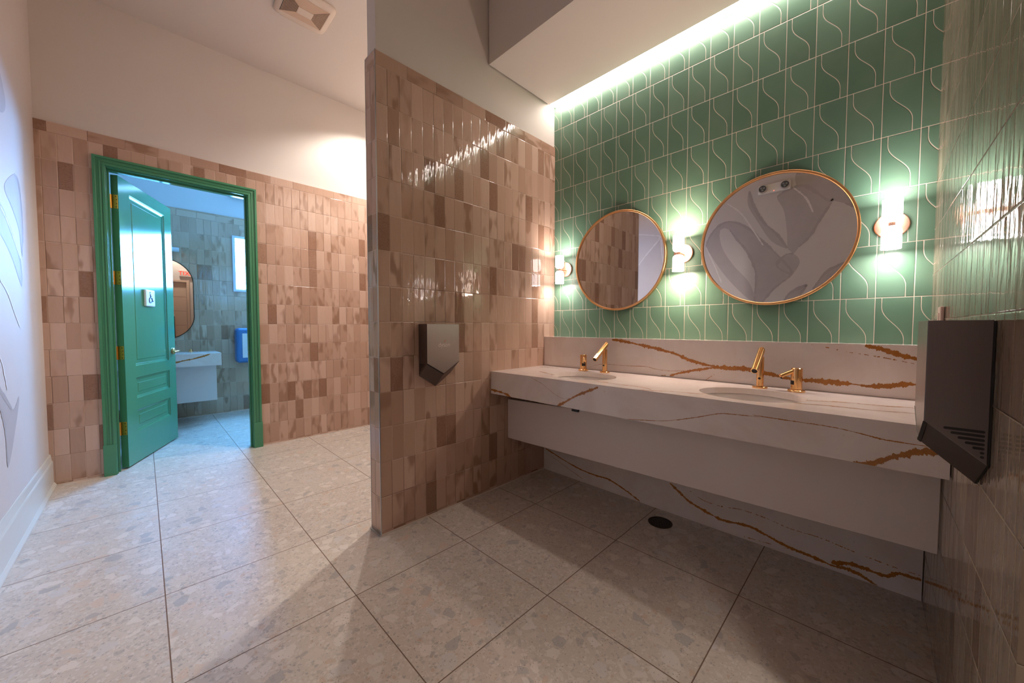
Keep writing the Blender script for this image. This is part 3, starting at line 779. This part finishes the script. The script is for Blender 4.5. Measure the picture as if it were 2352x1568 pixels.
def faucet(label, loc):
    e = empty('faucet', loc)
    bm = NB(); lathe(bm, [(0.0345, 0), (0.0345, 0.007), (0.032, 0.010), (0.020, 0.0115)], (0, 0, 0), n=40)
    build('flange', bm, M['gold'], e, smooth=True)
    bm = NB()
    ax = Vector((0, -0.127, -0.083)).normalized(); u = Vector((1, 0, 0)); v = ax.cross(u)
    R = 0.0162; N = 36
    tip = Vector((0, -0.130, 0.100)); P0 = Vector((0, 0, 0.185))
    end = ring(bm, tip, u, v, R, N); end_in = ring(bm, tip + ax * 0.0, u, v, R * 0.80, N); deep = ring(bm, tip - ax * 0.006, u, v, R * 0.78, N)
    back = []
    for i in range(N):
        q = tip + u * (R * math.cos(2 * PI * i / N)) + v * (R * math.sin(2 * PI * i / N))
        t = (0.0165 - q.y) / -ax.y
        back.append(bm.verts.new(q - ax * t))
    skin(bm, [back, end, end_in], True, False)
    sp = build('spout', bm, M['gold'], e, smooth=True)
    bm = NB(); skin(bm, [ring(bm, tip, u, v, R * 0.80, N), ring(bm, tip - ax * 0.004, u, v, R * 0.78, N)], False, True)
    build('aerator', bm, M['black'], sp)
    bm = NB(); lathe(bm, [(0.0165, 0.011), (0.0165, 0.165)], (0, 0, 0), n=36)
    co = build('column', bm, M['gold'], e, smooth=True)
    bm = NB(); lathe(bm, [(0.006, 0), (0.006, 0.001)], (0, -0.0160, 0.052), (0, -1, 0), 16)
    build('sensor_eye', bm, M['black'], co)
    return tag(e, label, 'faucet', 'gold sensor faucets on the counter')
faucet('polished gold angled faucet behind the sink next to the tiled partition', (-1.367, 2.290, CZ1))
faucet('polished gold angled faucet left of the soap dispenser, below the right mirror', (-0.443, 2.290, CZ1))

def dispenser(label, loc, rotz):
    e = empty('soap_dispenser', loc, rotz)       # nozzle along local -y
    bm = NB(); lathe(bm, [(0.036, 0), (0.036, 0.008), (0.033, 0.011), (0.025, 0.013)], (0, 0, 0), n=40)
    build('flange', bm, M['gold'], e, smooth=True)
    bm = NB(); lathe(bm, [(0.0235, 0.012), (0.0235, 0.1155), (0.021, 0.118)], (0, 0, 0), n=40)
    bd = build('body', bm, M['gold'], e, smooth=True)
    bm = NB()
    for a in range(1): 
        pts = []
        for s_ in range(9):
            th = math.radians(-90 - 34 + 68 * s_ / 8)
            pts.append((0.0242 * math.cos(th), 0.0242 * math.sin(th)))
        A = [bm.verts.new((x, y, 0.036)) for x, y in pts]; B = [bm.verts.new((x, y, 0.056)) for x, y in pts]
        for i in range(8): bm.faces.new((A[i], A[i + 1], B[i + 1], B[i]))
        Ai = [bm.verts.new((x * 0.95, y * 0.95, 0.036)) for x, y in pts]; Bi = [bm.verts.new((x * 0.95, y * 0.95, 0.056)) for x, y in pts]
        for i in range(8):
            bm.faces.new((A[i + 1], A[i], Ai[i], Ai[i + 1])); bm.faces.new((B[i], B[i + 1], Bi[i + 1], Bi[i]))
    build('sensor_window', bm, M['black'], bd)
    bm = NB(); tube(bm, [(0, 0.0, 0.106), (0, -0.02, 0.101), (0, -0.074, 0.076)], 0.0105, 20)
    nz = build('nozzle', bm, M['gold'], e, smooth=True)
    bm = NB(); lathe(bm, [(0.0045, 0), (0.0045, 0.006)], (0, -0.069, 0.0695), (0, -0.2, -1), 14)
    build('outlet', bm, M['black'], nz)
    return tag(e, label, 'soap dispenser', 'gold soap dispensers on the counter')
dispenser('short gold soap dispenser left of the faucet by the partition', (-1.545, 2.290, CZ1), math.radians(40))
dispenser('short gold soap dispenser right of the faucet below the right mirror', (-0.289, 2.285, CZ1), math.radians(-52))

# ------------------------------------------------------------------ round mirrors
def mirror(label, loc):
    e = empty('round_mirror', loc)
    R = 0.365
    bm = NB()
    u, v = Vector((1, 0, 0)), Vector((0, 0, 1)); N = 96
    rs = [ring(bm, (0, y, 0), u, v, r, N) for r, y in ((R, -0.002), (R, -0.028), (R - 0.002, -0.030), (R - 0.011, -0.030), (R - 0.013, -0.028), (R - 0.013, -0.020), (R - 0.013, -0.002))]
    skin(bm, rs + [rs[0]], False, False)
    build('frame', bm, M['brass'], e, smooth=True)
    bm = NB()
    skin(bm, [ring(bm, (0, -0.002, 0), u, v, R - 0.0135, N), ring(bm, (0, -0.020, 0), u, v, R - 0.0135, N)])
    build('glass', bm, M['mirror'], e)
    return tag(e, label, 'mirror', 'round mirrors over the sinks')
mirror('round gold framed mirror next to the partition, half reflecting its tiles', (-1.394, YG, 1.690))
mirror('round gold framed mirror near the right wall, reflecting the grey mural', (-0.447, YG, 1.690))

# ------------------------------------------------------------------ sconces
def sconce(loc, shade, bulb):
    e = empty('wall_sconce', loc)
    bm = NB(); lathe(bm, [(0.060, 0.0005), (0.060, 0.012), (0.057, 0.015)], (0, 0, 0.010), (0, -1, 0), 56)
    build('backplate', bm, M['copper'], e, smooth=True)
    bm = NB(); tube(bm, [(0, -0.012, 0), (0, -0.093, 0)], 0.0085, 16); lathe(bm, [(0.011, -0.009), (0.011, 0.009)], (0, -0.093, 0), n=20)
    build('arm', bm, M['copper'], e, smooth=True)
    for sg_ in (1, -1):
        bm = NB()
        prof = [(0.010, 0.0085), (0.020, 0.0105), (0.028, 0.0155), (0.0325, 0.024), (0.034, 0.034), (0.034, 0.112)]
        ax = (0, 0, sg_)
        c = Vector((0, -0.093, 0)); u = Vector((1, 0, 0)); v = Vector((0, 1, 0))
        skin(bm, [ring(bm, c + Vector((0, 0, sg_ * h)), u, v, r_, 40) for r_, h in prof], True, False)
        sh = build('shade', bm, shade, e, smooth=True)
        bm = NB(); skin(bm, [ring(bm, c + Vector((0, 0, sg_ * h)), u, v, r_, 40) for r_, h in ((0.0335, 0.1085), (0.031, 0.1115))], True, True)
        build('bulb', bm, bulb, sh)
    return e
G = 'copper sconces beside the mirrors'
tag(sconce((-1.870, YG, 1.668), M['shade_white'], M['bulb_white']), 'lit copper sconce squeezed between the partition and the left mirror', 'wall lamp', G)
tag(sconce((-0.924, YG, 1.668), M['shade_warm'], M['bulb_warm']), 'lit copper sconce between the two round mirrors, brightest glow', 'wall lamp', G)
tag(sconce((0.022, YG, 1.668), M['shade_white'], M['bulb_white']), 'lit copper sconce right of both mirrors by the right wall', 'wall lamp', G)
# recessed downlights in the hallway ceiling behind the partition
def downlight(x, y, label, k=1.0):
    e = empty('recessed_downlight', (x, y, ZC))
    bm = NB(); u, v = Vector((1, 0, 0)), Vector((0, 1, 0))
    skin(bm, [ring(bm, (0, 0, z_), u, v, r_, 40) for r_, z_ in ((0.075, -0.0005), (0.075, -0.005), (0.058, -0.008), (0.052, -0.0012))], False, False)
    build('trim_ring', bm, M['white_trim'], e, smooth=True)
    bm = NB(); skin(bm, [ring(bm, (0, 0, z_), u, v, 0.052, 40) for z_ in (-0.0006, -0.0016)])
    build('lens', bm, M['down_lens'], e)
    tag(e, label, 'ceiling light', 'recessed downlights in the hallway ceiling')
    ld_ = bpy.data.lights.new('downlight', 'SPOT'); ld_.energy = S_DOWN * k; ld_.color = C_HALL
    ld_.spot_size = math.radians(136); ld_.spot_blend = 0.45; ld_.shadow_soft_size = 0.035
    lo_ = bpy.data.objects.new('downlight', ld_); COL.objects.link(lo_); lo_.location = (x, y, ZC - 0.06)
downlight(-2.72, 1.98, 'round recessed downlight in the hallway ceiling just behind the partition')
downlight(-3.86, 1.98, 'round recessed downlight in the hallway ceiling near the door wall', 0.65)

# cove LED
e = empty('cove_light', (0, 0, 0))
bm = NB(); box(bm, XP1 + 0.002, 2.4325, 3.050, 0.156, 2.510, 3.075)
build('channel', bm, M['steel'], e)
bm = NB(); box(bm, XP1 + 0.004, 2.4345, 3.046, 0.154, 2.506, 3.0499)
build('led_diffuser', bm, M['cove'], e)
tag(e, 'glowing white LED strip in the ceiling slot above the green tile wall', 'light strip')
# ------------------------------------------------------------------ hand dryers (local: x width, -y out of the wall, z down from top)
def dryer(loc, rotz, label, logo):
    e = empty('hand_dryer', loc, rotz)
    W, D = 0.1165, 0.100
    def outl(t):          # outline at depth fraction t (0 wall .. 1 front)
        s_ = -0.321 + (0.321 - 0.234) * t; tip = -0.396 + (0.396 - 0.303) * t
        y = -D * t
        return [(-W, y, 0), (W, y, 0), (W, y, s_), (0, y, tip), (-W, y, s_)]
    bm = NB()
    tb, tf = 0.045, 0.985
    prev = [bm.verts.new(p) for p in outl(tb)]; first = prev
    cur = [bm.verts.new(p) for p in outl(tf)]
    for k in range(5): bm.faces.new((prev[k], prev[(k + 1) % 5], cur[(k + 1) % 5], cur[k]))
    bm.faces.new(cur); bm.faces.new(prev[::-1])
    bd = build('body', bm, M['nickel_dark'], e, bevel=0.0009)
    bm = NB()
    o1 = [(x * 0.97, y, z_ - 0.002 if z_ == 0 else z_ + 0.004) for x, y, z_ in outl(0.0)]
    prism(bm, [(x, -0.0008, z_) for x, y, z_ in o1], (0, 0, 0), (0, -D * tb - 0.0002, 0))
    build('wall_plate', bm, M['black'], e)
    # front fascia; a dark gap runs along its two lower edges
    bm = NB()
    f = outl(1.0)
    prism(bm, [(x, -D * tf - 0.0001, z_) for x, y, z_ in f], (0, 0, 0), (0, -(D * (1 - tf)) + 0.0006, 0))
    fa = build('front_cover', bm, M['nickel'], e, bevel=0.0006)
    bm = NB()
    for s_ in (-1, 1):
        a = Vector((s_ * W, 0, -0.234)); c_ = Vector((0, 0, -0.303)); y_ = -D * tf - 0.0012
        d_ = Vector((0, -0.0008, -0.0008)); q = [a + Vector((0, y_ + 0.006, -0.0062)), c_ + Vector((0, y_ + 0.006, -0.0066)), c_ + Vector((0, y_, -0.0012)), a + Vector((0, y_, -0.0010))]
        prism(bm, q, (0, 0, 0), d_, 0)
    build('gap', bm, M['black'], fa)
    # air slots on both sides
    for sx_ in (-1, 1):
        bm = NB()
        for k in range(7):
            z_ = -0.2445 - 0.0093 * k
            dmax = (z_ + 0.321) / 0.87 - 0.019; dmin = 0.009
            dmax = max(dmax, dmin + 0.006)
            hh = 0.0029
            pts = []
            for i in range(9):
                a = -PI / 2 + PI * i / 8; pts.append((-(dmax - hh) - hh * math.cos(a), z_ + hh * math.sin(a)))
            for i in range(9):
                a = PI / 2 + PI * i / 8; pts.append((-(dmin + hh) - hh * math.cos(a), z_ + hh * math.sin(a)))
            vs = [bm.verts.new((sx_ * (W + 0.0006), y, z2)) for y, z2 in pts]
            vi = [bm.verts.new((sx_ * (W - 0.003), y, z2)) for y, z2 in pts]
            bm.faces.new(vs)
            for i in range(18): bm.faces.new((vs[i], vs[(i + 1) % 18], vi[(i + 1) % 18], vi[i]))
        build('air_slots', bm, M['black'], bd)
    if logo:
        m4 = Matrix.Translation((0.004, -D - 0.0004, -0.128)) @ Matrix.Rotation(PI / 2, 4, 'X')
        build('logo', text_bm('dyson', 0.037, 0.0004, m4), M['logo'], fa)
        bm = NB(); tube(bm, [(0.0005, -D - 0.0005, -0.111), (0.014, -D - 0.0005, -0.099)], 0.0014, 6)  # orange stroke paints a reflection onto the front cover
        build('reflection_streak', bm, plain('orange_reflection', srgb(214, 130, 60), 0.4), fa)
    else:
        bm = NB(); box(bm, -W - 0.0008, -0.027, -0.217, -W + 0.0005, -0.006, -0.178)
        lb = build('rating_label', bm, M['label_black'], bd)
        bm = NB()
        rr = random.Random(9)
        for yc, zc, l, hgt in ((-0.013, -0.184, 0.009, 0.0035), (-0.013, -0.191, 0.009, 0.0014), (-0.0135, -0.1965, 0.007, 0.003), (-0.0225, -0.195, 0.005, 0.0035), (-0.019, -0.206, 0.010, 0.001), (-0.018, -0.211, 0.010, 0.001)):
            box(bm, -W - 0.0011, yc - l / 2, zc - hgt / 2, -W - 0.0007, yc + l / 2, zc + hgt / 2)
        build('fine_print', bm, M['grey_print'], lb)
    return tag(e, label, 'hand dryer', 'nickel hand dryers on the tiled walls')
# on the partition the dryer faces +x, on the right wall it faces -x
dryer((XP1, 1.3035, 1.2185), PI / 2, 'brushed nickel V-shaped hand dryer on the partition tiles, pale lettering on its front', True)
rz = -PI / 2 + math.atan(0.0147)
dr = dryer((xr(1.407) , 1.407, 1.2155), rz, 'dark nickel hand dryer on the right wall, seen from its slotted side', False)

# outlet cover on the right wall
bm = NB(); box(bm, -0.037, -0.0115, -0.0575, 0.037, -0.0005, 0.0575)
oc = build('outlet_cover', bm, plain('outlet_plastic', srgb(214, 190, 176), 0.4), None, loc=(xr(2.12), 2.12, 1.219), rotz=rz, bevel=0.003)
bm = NB()
for zz in (-0.02, 0.02): box(bm, -0.017, -0.0135, zz - 0.014, 0.017, -0.0112, zz + 0.014)
build('socket', bm, plain('socket_plastic', srgb(206, 180, 166), 0.4), oc, bevel=0.002)
tag(oc, 'pale outlet cover on the right tiled wall just above the dark dryer', 'outlet')

# ------------------------------------------------------------------ floor drain
e = empty('floor_drain', (-0.927, 2.215, 0))
bm = NB()
N = 48; u, v = Vector((1, 0, 0)), Vector((0, 1, 0))
rs = [ring(bm, (0, 0, h), u, v, r_, N) for r_, h in ((0.070, 0.0002), (0.070, 0.003), (0.062, 0.0035), (0.061, 0.001))]
skin(bm, rs, False, False)
build('rim', bm, M['bronze'], e, smooth=True)
bm = NB(); lathe(bm, [(0.061, 0.0004), (0.061, 0.0016)], (0, 0, 0), n=48)
gr = build('grate', bm, plain('drain_grate', (0.02, 0.016, 0.014), 0.4, 1.0), e)
bm = NB()
for rr_, nn in ((0.016, 6), (0.031, 12), (0.046, 18)):
    for i in range(nn):
        a = 2 * PI * i / nn; lathe(bm, [(0.0045, 0.0), (0.0045, 0.0004)], (rr_ * math.cos(a), rr_ * math.sin(a), 0.0017), n=10)
build('holes', bm, M['black'], gr)
tag(e, 'round dark floor drain in the terrazzo under the sink counter', 'drain')

# ------------------------------------------------------------------ ceiling exhaust fan
e = empty('exhaust_fan', (-3.325, 0.985, ZC))
def superring(bm, hx, hy, z, n=64, p=7.0):
    out = []
    for i in range(n):
        a = 2 * PI * i / n; c, s_ = math.cos(a), math.sin(a)
        k = (abs(c) ** p + abs(s_) ** p) ** (-1 / p)
        out.append(bm.verts.new((hx * c * k, hy * s_ * k, z)))
    return out
bm = NB()
rs = [superring(bm, a, b, z_) for a, b, z_ in ((0.19, 0.19, -0.001), (0.19, 0.19, -0.010), (0.18, 0.18, -0.018), (0.145, 0.145, -0.020))]
skin(bm, rs, False, True)
build('frame', bm, M['vent_frame'], e, smooth=True)
IN, OUTR = (0.035, 0.052), (0.122, 0.150)
def trap(bm, side, mi):
    ix, iy = IN; ox_, oy_ = OUTR; zi, zo = -0.034, -0.0215
    q = {'x+': ((ix, -iy, zi), (ix, iy, zi), (ox_, oy_, zo), (ox_, -oy_, zo)), 'x-': ((-ix, iy, zi), (-ix, -iy, zi), (-ox_, -oy_, zo), (-ox_, oy_, zo)),
         'y+': ((ix, iy, zi), (-ix, iy, zi), (-ox_, oy_, zo), (ox_, oy_, zo)), 'y-': ((-ix, -iy, zi), (ix, -iy, zi), (ox_, -oy_, zo), (-ox_, -oy_, zo))}[side]
    bm.faces.new([bm.verts.new(p) for p in q]).material_index = mi
    return q
for side in ('x+', 'x-'):
    bm = NB(); q = trap(bm, side, 0)
    prism_v = [Vector(p) for p in q]
    build('side_louver', bm, M['vent_beige'], e)
for side in ('y+', 'y-'):
    bm = NB(); q = trap(bm, side, 1)
    a, b, c, d = [Vector(p) for p in q]
    for k in range(13):
        t0 = (k + 0.1) / 13; t1 = (k + 0.55) / 13
        L0, L1 = a.lerp(d, t0), a.lerp(d, t1); R0, R1 = b.lerp(c, t0), b.lerp(c, t1)
        off = Vector((0, 0, -0.003))
        vs = [L0, R0, R1, L1]
        prism(bm, vs, off * 0.2, off, 0)
    build('slotted_louver', bm, [M['vent_beige'], M['vent_dark']], e)
bm = NB(); box(bm, -0.036, -0.053, -0.038, 0.036, 0.053, -0.033)
build('center_plate', bm, M['vent_frame'], e, bevel=0.004)
tag(e, 'square beige exhaust fan grille with a pale centre plate on the ceiling', 'exhaust fan')

# ------------------------------------------------------------------ emergency light on the mural wall (seen in the mirror)
e = empty('emergency_light', (-0.965, YL + 0.002, 2.895))
bm = NB(); box(bm, -0.165, 0, -0.055, 0.165, 0.05, 0.055)
build('housing', bm, plain('white_plastic', srgb(236, 230, 226), 0.4), e, bevel=0.012, segs=3)
for sx_ in (-0.112, 0.112):
    bm = NB(); lathe(bm, [(0.048, 0.0), (0.048, 0.022), (0.044, 0.028), (0.040, 0.026)], (sx_, 0.05, 0.0), (0, 1, 0), 32)
    hh = build('lamp_head', bm, plain('lamp_head_white', srgb(206, 196, 192), 0.35), e, smooth=True)
    bm = NB(); lathe(bm, [(0.039, 0.0), (0.036, 0.003)], (sx_, 0.076, 0.0), (0, 1, 0), 32)
    build('lens', bm, plain('lens_grey', (0.10, 0.10, 0.10), 0.15), hh, smooth=True)
    bm = NB()
    for k in range(3):
        a = 2 * PI * k / 3 + 0.4
        lathe(bm, [(0.012, 0.0), (0.010, 0.002)], (sx_ + 0.017 * math.cos(a), 0.0795, 0.017 * math.sin(a)), (0, 1, 0), 16)
    build('diode', bm, M['lamp_glass'], hh)
bm = NB(); lathe(bm, [(0.004, 0), (0.004, 0.003)], (0.0, 0.0505, -0.04), (0, 1, 0), 12)
build('pilot_light', bm, M['led_red'], e)
tag(e, 'white twin head emergency light on the mural wall, seen in the right mirror', 'emergency light')

# ------------------------------------------------------------------ exit sign over the entry door
e = empty('exit_sign', (XV - 0.002, 0.895, 2.70))
bm = NB(); box(bm, -0.045, -0.14, -0.085, 0, 0.14, 0.085)
build('box', bm, plain('exit_box', srgb(210, 200, 190), 0.4), e, bevel=0.005)
m4 = Matrix.Translation((-0.0465, 0, 0)) @ Matrix.Rotation(-PI / 2, 4, 'Z') @ Matrix.Rotation(PI / 2, 4, 'X')
build('lettering', text_bm('EXIT', 0.155, 0.001, m4), M['exit_red'], e)
tag(e, 'lit red EXIT sign over the entry door, mirrored in the restroom mirror', 'exit sign')

# ------------------------------------------------------------------ restroom furniture
e = empty('vanity', (XF, 0, 0))
bm = NB()
box(bm, 0.002, -0.75, 0.729, 0.670, 0.682, 0.880)
r = random.Random(12)
for wdt, dot, pts in VEINS['restroom']:
    ribbon(bm, pts, wdt, dot, lambda a, b: (0.6706, a, b), 1, r, (-0.75, 0.73, 0.682, 0.879))
build('countertop', bm, [M['marble'], M['vein']], e)
bm = NB(); box(bm, 0.002, -0.75, 0.285, 0.560, 0.640, 0.7285)
build('panel', bm, M['vanity_white'], e, bevel=0.001, segs=1)
bm = NB(); lathe(bm, [(0.03, 0), (0.03, 0.008), (0.016, 0.01), (0.016, 0.035)], (0.15, 0.43, 0.88), n=24)
build('faucet_base', bm, M['gold'], e, smooth=True)
tag(e, 'wall hung restroom vanity with one dark vein across its thick white top', 'vanity')

e = empty('pill_mirror', (XF, 0.185, 1.563))
def stadium(bm, w_, h_, x, n=24):
    r_ = w_; out = []
    for i in range(n + 1): a = PI * i / n; out.append((r_ * math.cos(a), (h_ - r_) + r_ * math.sin(a)))
    for i in range(n + 1): a = PI + PI * i / n; out.append((r_ * math.cos(a), -(h_ - r_) + r_ * math.sin(a)))
    return [bm.verts.new((x, a, b)) for a, b in out]
bm = NB()
rs = [stadium(bm, w_, h_, x) for w_, h_, x in ((0.305, 0.52, 0.002), (0.305, 0.52, 0.022), (0.297, 0.512, 0.022), (0.297, 0.512, 0.012))]
skin(bm, rs, False, False)
build('frame', bm, M['bronze'], e)
bm = NB(); skin(bm, [stadium(bm, 0.2965, 0.5115, 0.003), stadium(bm, 0.2965, 0.5115, 0.012)])
build('glass', bm, M['mirror'], e)
tag(e, 'pill shaped mirror with thin dark frame above the restroom vanity', 'mirror')

e = empty('vanity_lamp', (XF + 0.002, 0.185, 2.19))
bm = NB(); box(bm, 0, -0.06, -0.03, 0.03, 0.06, 0.03)
build('backplate', bm, M['steel'], e, bevel=0.004)
bm = NB(); tube(bm, [(0.07, -0.17, 0), (0.07, 0.17, 0)], 0.028, 20); lathe(bm, [(0.012, 0), (0.012, 0.05)], (0.025, 0, 0), (1, 0, 0), 14)
build('lamp_tube', bm, M['disp_grey'], e, smooth=True)
tag(e, 'pale horizontal tube lamp above the pill shaped restroom mirror', 'wall lamp')

e = empty('paper_towel_dispenser', (XF, 1.085, 0.944))
bm = NB(); box(bm, 0.002, -0.180, -0.243, 0.20, 0.180, 0.243)
build('body', bm, M['disp_blue'], e, bevel=0.045, segs=5)
bm = NB(); box(bm, 0.19, -0.115, -0.172, 0.206, 0.115, 0.168)
build('front_panel', bm, M['disp_grey'], e, bevel=0.006)
tag(e, 'blue paper towel dispenser with pale front on the restroom wall', 'dispenser')

wn_ = struct(empty('window_1', (XF, 0, 0)), 'bright restroom window glowing blue white')
WY0, WY1, WZ0, WZ1 = 0.912, 2.05, 1.700, 2.480
bm = NB()
for y0, y1, z0, z1 in ((WY0, WY0 + 0.033, WZ0, WZ1), (WY1 - 0.033, WY1, WZ0, WZ1), (WY0 + 0.0331, WY1 - 0.0331, WZ0, WZ0 + 0.033), (WY0 + 0.0331, WY1 - 0.0331, WZ1 - 0.033, WZ1)):
    box(bm, 0.001, y0, z0, 0.03, y1, z1)
build('frame', bm, plain('window_frame', srgb(214, 224, 236), 0.4), wn_, bevel=0.002)
bm = NB(); box(bm, 0.002, WY0 + 0.03, WZ0 + 0.03, 0.010, WY1 - 0.03, WZ1 - 0.03)
build('pane', bm, M['window'], wn_)
bm = NB(); box(bm, 0.0105, WY0 + 0.033, WZ0 + 0.035, 0.02, WY1 - 0.033, WZ0 + 0.044); box(bm, 0.0105, WY0 + 0.033, 2.392, 0.02, WY1 - 0.033, 2.400)
build('bar', bm, plain('window_bar', srgb(90, 104, 124), 0.4), wn_)

e = empty('linear_lamp', (XF, 1.5, 3.05))
bm = NB(); box(bm, 0.002, -0.62, -0.035, 0.05, 0.62, 0.035)
build('housing', bm, M['steel'], e)
bm = NB(); box(bm, 0.0502, -0.61, -0.028, 0.056, 0.61, 0.028)
build('diffuser', bm, M['strip'], e)
tag(e, 'bright white strip lamp high on the restroom wall, under the door head', 'lamp')
